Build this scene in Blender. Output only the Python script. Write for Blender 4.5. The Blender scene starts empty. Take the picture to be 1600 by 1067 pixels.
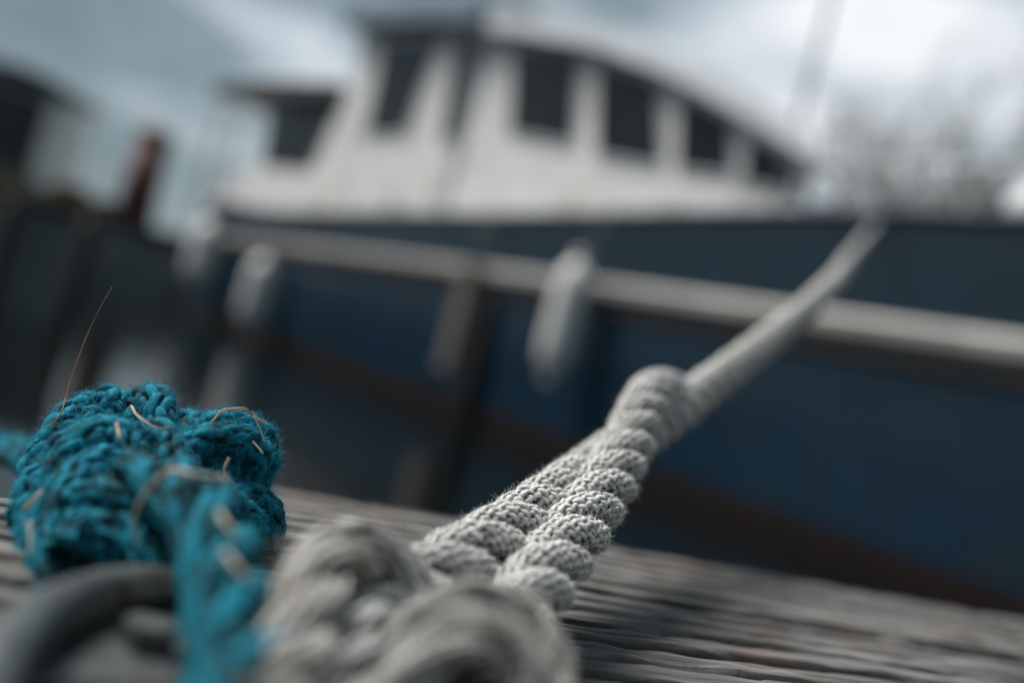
import bpy, math, random
import numpy as np
from mathutils import Vector, Matrix
rng = np.random.default_rng(7)
random.seed(7)
SC = bpy.context.scene
COL = SC.collection

# ------------------------------------------------------------------ camera
FOCAL, SENSOR = 35.0, 36.0
FPX = 1600 * FOCAL / SENSOR
ROLL = math.radians(15.0)
PITCH = math.atan(27.5 / FPX)
CAM = np.array([0.0, 0.0, 0.088])
FW = np.array([0, math.cos(PITCH), math.sin(PITCH)])
U0 = np.array([0, -math.sin(PITCH), math.cos(PITCH)])
R0 = np.array([1.0, 0, 0])
RT = math.cos(ROLL) * R0 + math.sin(ROLL) * U0
UP = -math.sin(ROLL) * R0 + math.cos(ROLL) * U0
cam_d = bpy.data.cameras.new('camera')
cam = bpy.data.objects.new('camera', cam_d)
COL.objects.link(cam)
cam.matrix_world = Matrix([[RT[0], UP[0], -FW[0], CAM[0]], [RT[1], UP[1], -FW[1], CAM[1]],
                           [RT[2], UP[2], -FW[2], CAM[2]], [0, 0, 0, 1]])
cam_d.lens = FOCAL
cam_d.sensor_width = SENSOR
cam_d.clip_start = 0.01
cam_d.clip_end = 2000
cam_d.dof.use_dof = True
cam_d.dof.focus_distance = 0.35
cam_d.dof.aperture_fstop = 2.9
cam_d.dof.aperture_blades = 0
SC.camera = cam

def at(x, y, d):
    """a point seen at pixel x, y of the 1600 px photograph, d metres in front of the lens"""
    return CAM + (FW + RT * (x - 800) / FPX + UP * (533.5 - y) / FPX) * d

# ------------------------------------------------------------------ world
def nd(nt, typ, **kw):
    n = nt.nodes.new(typ)
    for k, v in kw.items():
        if k.startswith('i_'):
            n.inputs[k[2:].replace('_', ' ')].default_value = v
        else:
            setattr(n, k, v)
    return n

SUN_AZ, SUN_EL = math.radians(-72), math.radians(54)      # azimuth from +Y towards +X
world = bpy.data.worlds.new('World')
SC.world = world
world.use_nodes = True
nt = world.node_tree
nt.nodes.clear()
L = nt.links.new
out = nd(nt, 'ShaderNodeOutputWorld')
bg = nd(nt, 'ShaderNodeBackground')
bg.inputs['Strength'].default_value = 0.1
L(bg.outputs[0], out.inputs['Surface'])
sky = nd(nt, 'ShaderNodeTexSky', sky_type='NISHITA', sun_disc=False, sun_elevation=SUN_EL, sun_rotation=SUN_AZ)
tc = nd(nt, 'ShaderNodeTexCoord')
mp = nd(nt, 'ShaderNodeMapping')
mp.inputs['Scale'].default_value = (1.0, 1.0, 2.4)
mp.inputs['Location'].default_value = (3.1, 0.4, 1.9)
L(tc.outputs['Generated'], mp.inputs['Vector'])
nz = nd(nt, 'ShaderNodeTexNoise', i_Scale=2.3, i_Detail=5.0, i_Roughness=0.55)
L(mp.outputs[0], nz.inputs['Vector'])
# thinner, brighter cloud towards one side of the sky
dot = nd(nt, 'ShaderNodeVectorMath', operation='DOT_PRODUCT')
gd = Vector((0.20, 0.90, 0.36)).normalized()
dot.inputs[1].default_value = gd
L(tc.outputs['Generated'], dot.inputs[0])
mr = nd(nt, 'ShaderNodeMapRange', interpolation_type='SMOOTHSTEP')
mr.inputs['From Min'].default_value = 0.80
mr.inputs['From Max'].default_value = 1.0
mr.inputs['To Min'].default_value = 0.0
mr.inputs['To Max'].default_value = 0.42
L(dot.outputs['Value'], mr.inputs['Value'])
sc_n = nd(nt, 'ShaderNodeMath', operation='MULTIPLY_ADD')
sc_n.inputs[1].default_value = 2.1
sc_n.inputs[2].default_value = -0.80
L(nz.outputs['Fac'], sc_n.inputs[0])
ad = nd(nt, 'ShaderNodeMath', operation='ADD', use_clamp=True)
L(sc_n.outputs[0], ad.inputs[0])
L(mr.outputs[0], ad.inputs[1])
ramp = nd(nt, 'ShaderNodeValToRGB')
cr = ramp.color_ramp
cr.elements[0].position = 0.12
cr.elements[0].color = (0.115, 0.165, 0.195, 1)
cr.elements[1].position = 0.95
cr.elements[1].color = (0.95, 0.97, 1.0, 1)
e = cr.elements.new(0.42); e.color = (0.235, 0.305, 0.335, 1)
e = cr.elements.new(0.68); e.color = (0.56, 0.63, 0.68, 1)
L(ad.outputs[0], ramp.inputs['Fac'])
mul = nd(nt, 'ShaderNodeVectorMath', operation='SCALE')
mul.inputs['Scale'].default_value = 9.6
L(ramp.outputs['Color'], mul.inputs[0])
mixw = nd(nt, 'ShaderNodeMix', data_type='RGBA')
mixw.inputs['Factor'].default_value = 0.92
L(sky.outputs[0], mixw.inputs['A'])
L(mul.outputs[0], mixw.inputs['B'])
L(mixw.outputs['Result'], bg.inputs['Color'])

sd = bpy.data.lights.new('sun', 'SUN')
sd.energy = 5.0
sd.angle = math.radians(30)
sd.color = (1.0, 0.965, 0.92)
sun = bpy.data.objects.new('sun', sd)
COL.objects.link(sun)
sdir = Vector((math.sin(SUN_AZ) * math.cos(SUN_EL), math.cos(SUN_AZ) * math.cos(SUN_EL), math.sin(SUN_EL)))
sun.rotation_euler = sdir.to_track_quat('Z', 'Y').to_euler()
sun.location = (0, 0, 20)
SC.view_settings.view_transform = 'Standard'
SC.view_settings.look = 'None'
SC.view_settings.exposure = 0.12
SC.view_settings.gamma = 1.0
SC.view_settings.use_curve_mapping = False
SC.cycles.use_denoising = True
SC.cycles.max_bounces = 6
SC.cycles.sample_clamp_indirect = 4

# ------------------------------------------------------------------ materials
def material(name, c1, c2=None, rough=0.6, scale=6.0, detail=6.0, metal=0.0, bump=0.0, bscale=None, stretch=(1, 1, 1),
             lo=0.35, hi=0.65, coords='Object', spec=0.5, c3=None, s3=1.0, lo3=0.55, hi3=0.7, bdist=0.001, grime_shade=None):
    m = bpy.data.materials.new(name)
    m.use_nodes = True
    t = m.node_tree
    b = t.nodes['Principled BSDF']
    b.inputs['Roughness'].default_value = rough
    b.inputs['Metallic'].default_value = metal
    b.inputs['Specular IOR Level'].default_value = spec
    c2 = c2 or c1
    tcn = nd(t, 'ShaderNodeTexCoord')
    mpn = nd(t, 'ShaderNodeMapping')
    mpn.inputs['Scale'].default_value = stretch
    t.links.new(tcn.outputs[coords], mpn.inputs['Vector'])
    n = nd(t, 'ShaderNodeTexNoise', i_Scale=scale, i_Detail=detail, i_Roughness=0.6)
    t.links.new(mpn.outputs[0], n.inputs['Vector'])
    r = nd(t, 'ShaderNodeMapRange')
    r.inputs['From Min'].default_value = lo
    r.inputs['From Max'].default_value = hi
    t.links.new(n.outputs['Fac'], r.inputs['Value'])
    mx = nd(t, 'ShaderNodeMix', data_type='RGBA')
    mx.inputs['A'].default_value = (*c1, 1)
    mx.inputs['B'].default_value = (*c2, 1)
    t.links.new(r.outputs[0], mx.inputs['Factor'])
    last = mx.outputs['Result']
    if c3:
        n3 = nd(t, 'ShaderNodeTexNoise', i_Scale=s3, i_Detail=4.0)
        t.links.new(tcn.outputs['Object'], n3.inputs['Vector'])
        r3 = nd(t, 'ShaderNodeMapRange')
        r3.inputs['From Min'].default_value = lo3
        r3.inputs['From Max'].default_value = hi3
        t.links.new(n3.outputs['Fac'], r3.inputs['Value'])
        m3 = nd(t, 'ShaderNodeMix', data_type='RGBA')
        m3.inputs['B'].default_value = (*c3, 1)
        t.links.new(last, m3.inputs['A'])
        t.links.new(r3.outputs[0], m3.inputs['Factor'])
        last = m3.outputs['Result']
    if grime_shade:  # creases darkened in the colour: dirt plus painted shade
        ga = nd(t, 'ShaderNodeAttribute', attribute_name='grime_shade')
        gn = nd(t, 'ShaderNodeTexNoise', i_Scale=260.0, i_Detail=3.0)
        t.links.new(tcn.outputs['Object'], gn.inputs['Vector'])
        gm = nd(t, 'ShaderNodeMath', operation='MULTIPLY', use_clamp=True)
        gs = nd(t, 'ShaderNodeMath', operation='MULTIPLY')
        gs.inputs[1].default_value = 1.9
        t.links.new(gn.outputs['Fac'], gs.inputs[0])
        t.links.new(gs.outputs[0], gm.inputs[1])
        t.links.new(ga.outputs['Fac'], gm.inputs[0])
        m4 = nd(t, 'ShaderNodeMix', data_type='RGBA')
        m4.inputs['B'].default_value = (*grime_shade, 1)
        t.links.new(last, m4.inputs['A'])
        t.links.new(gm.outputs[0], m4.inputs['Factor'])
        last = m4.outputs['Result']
    t.links.new(last, b.inputs['Base Color'])
    if bump > 0:
        nb = nd(t, 'ShaderNodeTexNoise', i_Scale=bscale or scale * 3, i_Detail=5.0)
        t.links.new(mpn.outputs[0], nb.inputs['Vector'])
        bp = nd(t, 'ShaderNodeBump')
        bp.inputs['Strength'].default_value = bump
        bp.inputs['Distance'].default_value = bdist
        t.links.new(nb.outputs['Fac'], bp.inputs['Height'])
        t.links.new(bp.outputs[0], b.inputs['Normal'])
    return m

M = {}
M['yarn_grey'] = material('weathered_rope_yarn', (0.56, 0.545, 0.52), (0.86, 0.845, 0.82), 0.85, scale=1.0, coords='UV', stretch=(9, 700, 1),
                          lo=0.3, hi=0.6, bump=0.8, bscale=1.6, bdist=0.0003, spec=0.2, c3=(0.30, 0.27, 0.235), s3=90, lo3=0.58, hi3=0.82, grime_shade=(0.028, 0.025, 0.021))
M['core_grey'] = material('rope_core_dirt_shade', (0.045, 0.04, 0.036), (0.09, 0.082, 0.072), 0.95, scale=400, spec=0.1)  # dark core paints the shade between yarns, along with dirt
M['yarn_tan'] = material('frayed_rope_yarn', (0.46, 0.44, 0.41), (0.76, 0.74, 0.71), 0.9, scale=1.0, coords='UV', stretch=(9, 500, 1),
                         bump=0.8, bscale=1.6, bdist=0.0003, spec=0.2, c3=(0.27, 0.22, 0.17), s3=70, lo3=0.52, hi3=0.7, grime_shade=(0.035, 0.028, 0.022))
M['yarn_blue'] = material('blue_rope_yarn', (0.0, 0.055, 0.075), (0.002, 0.27, 0.39), 0.8, scale=1.0, coords='UV', stretch=(10, 450, 1),
                          lo=0.3, hi=0.62, bump=0.9, bscale=1.8, bdist=0.0004, spec=0.2, c3=(0.006, 0.04, 0.048), s3=95, lo3=0.50, hi3=0.66, grime_shade=(0.004, 0.020, 0.024))
M['core_blue'] = material('blue_core_dirt_shade', (0.006, 0.03, 0.035), (0.01, 0.05, 0.06), 0.95, scale=400, spec=0.1)  # same for the blue gaps: dirt and shade in one dark colour
M['fuzz_grey'] = material('rope_fibre', (0.62, 0.60, 0.57), rough=0.7, spec=0.3)
M['fuzz_blue'] = material('blue_fibre', (0.0, 0.26, 0.40), (0.02, 0.36, 0.50), rough=0.7, scale=300, spec=0.3)
M['straw'] = material('dry_straw', (0.42, 0.24, 0.13), (0.68, 0.48, 0.33), 0.6, scale=60)
M['stalk'] = material('brown_stalk', (0.20, 0.085, 0.03), (0.36, 0.17, 0.06), 0.5, scale=60)
M['pale_straw'] = material('pale_straw', (0.34, 0.27, 0.20), (0.55, 0.48, 0.40), 0.6, scale=80)
M['iron'] = material('worn_iron', (0.085, 0.095, 0.095), (0.15, 0.165, 0.165), 0.42, scale=60, metal=0.55, bump=0.3, bscale=300, c3=(0.06, 0.035, 0.022), s3=80, lo3=0.58)
M['water'] = material('harbour_water', (0.003, 0.0045, 0.0045), rough=0.09, bump=0.2, scale=3, bscale=2.2, stretch=(1, 1, 1), bdist=0.05)
M['water'].node_tree.nodes['Principled BSDF'].inputs['IOR'].default_value = 1.33
M['quay'] = material('quay_stone', (0.12, 0.138, 0.142), (0.19, 0.21, 0.215), 0.8, scale=1.2, bump=0.4, bscale=8, bdist=0.02)
M['quaycap'] = material('capping_shadow_black', (0.012, 0.012, 0.011), (0.03, 0.028, 0.025), 0.8, scale=2)  # near-black tone stands in for the shadow of the capping
M['land'] = material('quay_ground', (0.12, 0.115, 0.10), (0.19, 0.18, 0.16), 0.9, scale=0.7)
M['hull'] = material('navy_hull_paint', (0.0055, 0.021, 0.040), (0.0075, 0.027, 0.049), 0.28, scale=1.3, bump=0.12, bscale=2.0, bdist=0.02, c3=(0.012, 0.024, 0.032), s3=2.2)
M['hulltop'] = material('dark_bulwark_paint', (0.005, 0.017, 0.029), (0.007, 0.022, 0.036), 0.32, scale=1.5, bump=0.1, bscale=2.0, bdist=0.02)
M['boot'] = material('red_brown_antifouling', (0.027, 0.016, 0.0145), (0.038, 0.022, 0.019), 0.75, scale=3, c3=(0.028, 0.025, 0.018), s3=0.7)
M['rail'] = material('pale_rubbing_strake', (0.23, 0.215, 0.205), (0.33, 0.315, 0.30), 0.45, scale=3)
M['white'] = material('off_white_paint', (0.66, 0.645, 0.63), (0.78, 0.765, 0.75), 0.4, scale=2.5, c3=(0.50, 0.475, 0.44), s3=1.6, lo3=0.55)
M['white2'] = material('cool_white_paint', (0.60, 0.62, 0.63), (0.74, 0.75, 0.76), 0.35, scale=2.5)
M['roof'] = material('pale_roof_canvas', (0.55, 0.58, 0.62), (0.66, 0.69, 0.73), 0.6, scale=3)
M['wood_trim'] = material('varnished_trim', (0.17, 0.085, 0.045), (0.26, 0.13, 0.07), 0.35, scale=8)
M['glass'] = material('dark_window_glass', (0.012, 0.012, 0.012), (0.02, 0.02, 0.02), 0.07, scale=2)
M['blueroof'] = material('slate_blue_roof', (0.10, 0.14, 0.19), (0.16, 0.20, 0.25), 0.5, scale=3)
M['dark'] = material('dark_grey_paint', (0.025, 0.025, 0.026), (0.05, 0.05, 0.05), 0.5, scale=3)
M['steel'] = material('galvanised_steel', (0.30, 0.31, 0.32), (0.42, 0.43, 0.44), 0.4, scale=20, metal=0.6)
M['fender'] = material('white_fender_vinyl', (0.72, 0.71, 0.69), (0.82, 0.81, 0.79), 0.45, scale=5, c3=(0.42, 0.39, 0.35), s3=7, lo3=0.56)
M['cord'] = material('fender_cord', (0.25, 0.24, 0.22), rough=0.8)
M['rubber_shadow'] = material('rubber_and_shadow_black', (0.012, 0.012, 0.012), (0.02, 0.02, 0.02), 0.7, scale=9)  # also colours the pad that stands for a shadow on the hull
M['pile'] = material('weathered_pile', (0.075, 0.065, 0.056), (0.15, 0.13, 0.115), 0.85, scale=6, stretch=(3, 3, 0.4), bump=0.6, bscale=14, bdist=0.01)
M['darkpile'] = material('wet_dark_pile', (0.025, 0.022, 0.02), (0.05, 0.045, 0.04), 0.7, scale=6, stretch=(3, 3, 0.4), bump=0.6, bscale=14, bdist=0.01)
M['redpost'] = material('rust_red_paint', (0.10, 0.034, 0.029), (0.15, 0.055, 0.046), 0.7, scale=4)
M['leaf'] = material('shrub_leaf', (0.03, 0.045, 0.015), (0.075, 0.09, 0.03), 0.6, scale=6)
M['petal'] = material('orange_petal', (0.42, 0.17, 0.08), (0.5, 0.25, 0.12), 0.6, scale=6)
M['bark'] = material('grey_bark', (0.26, 0.26, 0.255), (0.38, 0.375, 0.365), 0.9, scale=3)
M['plaster'] = material('pale_plaster', (0.62, 0.62, 0.615), (0.74, 0.74, 0.735), 0.8, scale=0.4)
M['plaster2'] = material('grey_brick_far', (0.30, 0.29, 0.29), (0.40, 0.39, 0.38), 0.8, scale=0.5)
M['tiles'] = material('grey_roof_tiles', (0.46, 0.465, 0.475), (0.54, 0.545, 0.55), 0.8, scale=0.8)

# weathered timber
def wood_material():
    m = bpy.data.materials.new('weathered_timber')
    m.use_nodes = True
    t = m.node_tree
    b = t.nodes['Principled BSDF']
    b.inputs['Roughness'].default_value = 0.8
    b.inputs['Specular IOR Level'].default_value = 0.3
    tcn = nd(t, 'ShaderNodeTexCoord')
    mpn = nd(t, 'ShaderNodeMapping')
    mpn.inputs['Scale'].default_value = (10, 420, 60)
    t.links.new(tcn.outputs['Object'], mpn.inputs['Vector'])
    n = nd(t, 'ShaderNodeTexNoise', i_Scale=1.0, i_Detail=8.0, i_Roughness=0.65)
    t.links.new(mpn.outputs[0], n.inputs['Vector'])
    r = nd(t, 'ShaderNodeValToRGB')
    r.color_ramp.elements[0].position = 0.30
    r.color_ramp.elements[0].color = (0.035, 0.031, 0.027, 1)
    r.color_ramp.elements[1].position = 0.72
    r.color_ramp.elements[1].color = (0.40, 0.392, 0.385, 1)
    e = r.color_ramp.elements.new(0.5); e.color = (0.15, 0.144, 0.138, 1)
    t.links.new(n.outputs['Fac'], r.inputs['Fac'])
    # lichen bloom and brown patches
    n2 = nd(t, 'ShaderNodeTexNoise', i_Scale=14.0, i_Detail=6.0)
    t.links.new(tcn.outputs['Object'], n2.inputs['Vector'])
    r2 = nd(t, 'ShaderNodeMapRange')
    r2.inputs['From Min'].default_value = 0.52
    r2.inputs['From Max'].default_value = 0.72
    r2.inputs['To Max'].default_value = 0.6
    t.links.new(n2.outputs['Fac'], r2.inputs['Value'])
    mx = nd(t, 'ShaderNodeMix', data_type='RGBA')
    mx.inputs['B'].default_value = (0.18, 0.13, 0.112, 1)
    t.links.new(r2.outputs[0], mx.inputs['Factor'])
    t.links.new(r.outputs['Color'], mx.inputs['A'])
    # dirt and painted shade in the cracks (stored per vertex from the carved depth)
    at_ = nd(t, 'ShaderNodeAttribute', attribute_name='grime_shade')
    mg = nd(t, 'ShaderNodeMix', data_type='RGBA')
    mg.inputs['B'].default_value = (0.014, 0.012, 0.010, 1)
    t.links.new(at_.outputs['Fac'], mg.inputs['Factor'])
    t.links.new(mx.outputs['Result'], mg.inputs['A'])
    t.links.new(mg.outputs['Result'], b.inputs['Base Color'])
    bp = nd(t, 'ShaderNodeBump')
    bp.inputs['Strength'].default_value = 0.9
    bp.inputs['Distance'].default_value = 0.0012
    t.links.new(n.outputs['Fac'], bp.inputs['Height'])
    t.links.new(bp.outputs[0], b.inputs['Normal'])
    return m
M['timber'] = wood_material()

# ------------------------------------------------------------------ mesh helpers
def mesh_obj(name, V, F, mats, parent=None, smooth=True, mi=None, uv=None, attr=None):
    """V (n,3), F (m,4) int array (a repeated last index makes a triangle) or list of lists"""
    me = bpy.data.meshes.new(name)
    V = np.asarray(V, dtype=np.float32)
    if isinstance(F, np.ndarray):
        k = F.shape[1]
        me.vertices.add(len(V))
        me.vertices.foreach_set('co', V.ravel())
        me.loops.add(F.size)
        me.loops.foreach_set('vertex_index', F.ravel().astype(np.int32))
        me.polygons.add(len(F))
        me.polygons.foreach_set('loop_start', np.arange(0, F.size, k, dtype=np.int32))
        me.polygons.foreach_set('loop_total', np.full(len(F), k, dtype=np.int32))
        me.update(calc_edges=True)
    else:
        me.from_pydata([tuple(map(float, v)) for v in V], [], F)
        me.update()
    if uv is not None:
        l = me.uv_layers.new(name='UVMap')
        lv = np.empty(len(me.loops), dtype=np.int32)
        me.loops.foreach_get('vertex_index', lv)
        l.data.foreach_set('uv', np.asarray(uv, dtype=np.float32)[lv].ravel())
    if attr is not None:
        a = me.attributes.new(attr[0], 'FLOAT', 'POINT')
        a.data.foreach_set('value', np.asarray(attr[1], dtype=np.float32))
    for m in (mats if isinstance(mats, (list, tuple)) else [mats]):
        me.materials.append(m)
    if mi is not None:
        me.polygons.foreach_set('material_index', np.asarray(mi, dtype=np.int32))
    me.polygons.foreach_set('use_smooth', np.full(len(me.polygons), smooth))
    me.validate()
    o = bpy.data.objects.new(name, me)
    COL.objects.link(o)
    if parent is not None:
        o.parent = parent
    return o

class MB:
    def __init__(s):
        s.V, s.F, s.I = [], [], []
        s.n = 0
    def add(s, V, F, mi=0):
        for f in F:
            s.F.append([i + s.n for i in f]); s.I.append(mi)
        s.V.extend([tuple(v) for v in V]); s.n += len(V)
        return s
    def box(s, c, size, rz=0.0, mi=0, bev=0.0):
        cx, cy, cz = c; x, y, z = [k / 2 for k in size]
        b = min(bev, x * .9, y * .9, z * .9)
        if b <= 0:
            P = [(-x, -y, -z), (x, -y, -z), (x, y, -z), (-x, y, -z), (-x, -y, z), (x, -y, z), (x, y, z), (-x, y, z)]
            F = [(3, 2, 1, 0), (4, 5, 6, 7), (0, 1, 5, 4), (1, 2, 6, 5), (2, 3, 7, 6), (3, 0, 4, 7)]
        else:
            P = []
            for zz, k in ((-z, b), (-z + b, 0), (z - b, 0), (z, b)):
                P += [(-x + k, -y + k, zz), (x - k, -y + k, zz), (x - k, y - k, zz), (-x + k, y - k, zz)]
            F = [(3, 2, 1, 0), (12, 13, 14, 15)]
            for l in range(3):
                for i in range(4):
                    a, d = l * 4 + i, l * 4 + (i + 1) % 4
                    F.append((a, d, d + 4, a + 4))
        ca, sa = math.cos(rz), math.sin(rz)
        s.add([(cx + p[0] * ca - p[1] * sa, cy + p[0] * sa + p[1] * ca, cz + p[2]) for p in P], F, mi)
        return s
    def tube(s, pts, r, n=10, mi=0, caps=True):
        pts = [Vector(p) for p in pts]
        rs = r if hasattr(r, '__len__') else [r] * len(pts)
        V, F = [], []
        up = Vector((0, 0, 1))
        t0 = (pts[1] - pts[0]).normalized()
        nrm = t0.cross(up)
        if nrm.length < 1e-3: nrm = t0.cross(Vector((1, 0, 0)))
        nrm.normalize()
        for i, p in enumerate(pts):
            t = (pts[min(i + 1, len(pts) - 1)] - pts[max(i - 1, 0)]).normalized()
            nrm = (nrm - t * nrm.dot(t)).normalized()
            bn = t.cross(nrm)
            for k in range(n):
                a = 2 * math.pi * k / n
                V.append(p + (nrm * math.cos(a) + bn * math.sin(a)) * rs[i])
        for i in range(len(pts) - 1):
            for k in range(n):
                a, b = i * n + k, i * n + (k + 1) % n
                F.append((a, b, b + n, a + n))
        if caps:
            F.append(tuple(range(n - 1, -1, -1)))
            F.append(tuple(range((len(pts) - 1) * n, len(pts) * n)))
        s.add(V, F, mi)
        return s
    def prism(s, poly, e1, e2, org, ext, mi=0, far=None):
        """polygon in the e1/e2 plane, thickness vector ext; far moves the first coordinate of the far copy"""
        e1, e2, org, ext = map(np.asarray, (e1, e2, org, ext))
        n = len(poly)
        A = [org + e1 * p[0] + e2 * p[1] for p in poly]
        B = [a + ext + (0 if far is None else e1 * (far(p[0]) - p[0])) for a, p in zip(A, poly)]
        F = [tuple(range(n)), tuple(range(2 * n - 1, n - 1, -1))]
        for i in range(n):
            j = (i + 1) % n
            F.append((i, i + n, j + n, j))
        s.add([tuple(v) for v in A + B], F, mi)
        return s
    def build(s, name, mats, parent=None, smooth=False):
        return mesh_obj(name, np.array(s.V), s.F, mats, parent, smooth, s.I)

def empty(name, loc=(0, 0, 0)):
    o = bpy.data.objects.new(name, None)
    o.empty_display_size = 0.05
    o.location = loc
    COL.objects.link(o)
    return o

def tag(o, label=None, cat=None, group=None, kind=None):
    if label: o['label'] = label
    if cat: o['category'] = cat
    if group: o['group'] = group
    if kind: o['kind'] = kind
    return o

def place(root):
    """children are modelled in world coordinates; keep them there under a root that stands at the thing's base"""
    inv = Matrix.Translation(-root.location)
    for ch in root.children:
        if ch.type == 'MESH':
            ch.data.transform(inv)
            for g in ch.children:
                if g.type == 'MESH': g.data.transform(inv)
        else:
            for g in ch.children:
                if g.type == 'MESH': g.data.transform(inv)

def copy_tree(o, parent=None):
    c = o.copy(); COL.objects.link(c); c.parent = parent
    for ch in list(o.children): copy_tree(ch, c)
    return c

# ================================================================== SETTING
WATER_Z = -0.62
mesh_obj('water', [(-600, -20, WATER_Z), (600, -20, WATER_Z), (600, 900, WATER_Z), (-600, 900, WATER_Z)], np.array([[0, 1, 2, 3]]), M['water'])['kind'] = 'structure'

# quay behind the boat
QY, QZ = 20.0, 0.60
q = MB(); q.box((0, QY + 0.4, (QZ + WATER_Z - 1.5) / 2), (180, 0.8, QZ - WATER_Z + 1.5))
tag(q.build('quay_wall', M['quay']), 'dark grey stone quay wall rising from the water behind the stern', 'quay wall')
q = MB(); q.box((0, QY + 0.32, QZ + 0.09), (180, 0.95, 0.18), bev=0.02)
tag(q.build('quay_capping', M['quaycap']), 'timber capping with its shadow painted blackish along the top of the quay wall', 'capping beam')
PIER = [(-3.45, 8.0), (-26, 8.0), (-26, 16), (-7.0, 16)]
PZ = 0.27
q = MB(); q.prism(PIER, (1, 0, 0), (0, 1, 0), (0, 0, PZ), (0, 0, WATER_Z - 1.2 - PZ))
tag(q.build('stone_pier', M['quay']), 'dark stone pier in the water left of the boat stern', 'pier')
q = MB(); q.prism([(-3.38, 7.93), (-26.1, 7.93), (-26.1, 16.1), (-6.95, 16.1)], (1, 0, 0), (0, 1, 0), (0, 0, PZ + .055), (0, 0, -.052))
tag(q.build('pier_capping', M['quaycap']), 'timber deck, coloured blackish for the capping shadow, covering the stone pier at the left edge', 'capping')
mesh_obj('ground', [(-600, QY + 0.8, QZ), (600, QY + 0.8, QZ), (600, 900, QZ), (-600, 900, QZ)], np.array([[0, 1, 2, 3]]), M['land'])['kind'] = 'structure'

# ================================================================== DOCK
E1 = np.array([math.cos(math.radians(25.3)), math.sin(math.radians(25.3)), 0])       # along the planks
E2 = np.array([E1[1], -E1[0], 0])                                                      # towards the camera
DOCK0 = np.array([-0.09, 0.492, 0])                                                    # a point on the far edge

def noise1(x, seed, period=1.0):
    r = np.random.default_rng(seed)
    tab = r.random(4096)
    x = np.asarray(x) / period + 1000
    i = np.floor(x).astype(int); f = x - i; f = f * f * (3 - 2 * f)
    return tab[i % 4096] * (1 - f) + tab[(i + 1) % 4096] * f

def noise2(x, y, seed, px_, py_):
    r = np.random.default_rng(seed)
    tab = r.random((256, 256))
    x = x / px_ + 500; y = y / py_ + 500
    i = np.floor(x).astype(int); j = np.floor(y).astype(int)
    f = x - i; g = y - j
    f = f * f * (3 - 2 * f); g = g * g * (3 - 2 * g)
    a = tab[i % 256, j % 256]; b = tab[(i + 1) % 256, j % 256]; c = tab[i % 256, (j + 1) % 256]; d = tab[(i + 1) % 256, (j + 1) % 256]
    return (a * (1 - f) + b * f) * (1 - g) + (c * (1 - f) + d * f) * g

dock = empty('dock', tuple(DOCK0)); dock['kind'] = 'structure'
dock.rotation_euler = (0, 0, math.radians(25.3))
dock['label'] = 'weathered grey timber dock with deep cracked grain'
def plank(a0, a1, w0, w1, seed, deep):
    """local x along the dock, local y = -across (towards camera is negative y)"""
    T = 0.07
    us = np.arange(a0, a1 + 1e-6, 0.0045)
    vs = np.arange(w0, w1 + 1e-6, 0.00085)
    Ug, Vg = np.meshgrid(us, vs, indexing='ij')
    warp = Vg + 0.010 * (noise2(Ug, Vg, seed + 1, 0.16, 0.05) - .5) + 0.004 * (noise2(Ug, Vg, seed + 2, 0.05, 0.02) - .5)
    h = np.zeros_like(Ug)
    g1 = noise2(Ug, warp, seed + 3, 0.7, 0.0092)
    per = 0.0175
    wave = np.cos(2 * np.pi * warp / per + 5.0 * noise2(Ug, Vg, seed + 12, 0.5, 0.05) + 1.2 * noise2(Ug, Vg, seed + 13, 0.03, 0.02))
    crack = np.clip((wave + 0.9 * (0.5 - g1) + 0.05) / 0.4, 0, 1)
    g2 = noise2(Ug, warp, seed + 4, 0.45, 0.0042)
    crack2 = np.clip((0.34 - g2) / 0.25, 0, 1)
    ridge = noise2(Ug, warp, seed + 5, 0.35, 0.0026)
    amp = 0.25 + 1.5 * noise2(Ug, Vg, seed + 6, 0.10, 0.03)
    chips = noise2(Ug, Vg, seed + 20, 0.014, 0.0035)
    h = -deep * crack * amp - 0.0013 * crack2 * amp + 0.0008 * (ridge - .5)
    h += 0.0022 * (noise2(Ug, warp, seed + 7, 0.3, 0.022) - .5)
    h += 0.0012 * (chips - .5) - 0.0016 * np.clip((noise2(Ug, Vg, seed + 21, 0.05, 0.004) - .72) / .2, 0, 1)
    # worn, rounded long edges
    e = np.minimum(Vg - w0, w1 - Vg)
    rr = 0.004
    h -= np.where(e < rr, rr - np.sqrt(np.maximum(rr * rr - (rr - e) ** 2, 0)), 0) * 0.9
    h += 0.002 * (noise2(Ug, Vg, seed + 8, 0.02, 0.01) - .5) * np.clip(1 - e / 0.01, 0, 1)
    nu, nv = Ug.shape
    V = np.stack([Ug, -Vg, h], -1).reshape(-1, 3)
    idx = np.arange(nu * nv).reshape(nu, nv)
    F = np.stack([idx[:-1, :-1], idx[:-1, 1:], idx[1:, 1:], idx[1:, :-1]], -1).reshape(-1, 4)
    # skirts
    def skirt(row, flip):
        nonlocal V, F
        base = len(V)
        low = V[row].copy(); low[:, 2] = -T
        V = np.vstack([V, low])
        a = row[:-1]; b = row[1:]; c = np.arange(base + 1, base + len(row)); d = np.arange(base, base + len(row) - 1)
        q_ = np.stack([a, b, c, d], -1)
        F = np.vstack([F, q_[:, ::-1] if flip else q_])
    skirt(idx[:, 0], False); skirt(idx[:, -1], True); skirt(idx[0, :], True); skirt(idx[-1, :], False)
    grime_shade = np.zeros(len(V)); grime_shade[:nu * nv] = np.clip(crack * amp * 1.0 + 0.5 * crack2, 0, 1).ravel() * 1.0  # mask for dirt and painted shade, from crack depth
    grime_shade[nu * nv:] = 0.4
    o = mesh_obj('plank', V, F, M['timber'], dock, True, attr=('grime_shade', grime_shade))
    return o
w = 0.0
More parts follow.
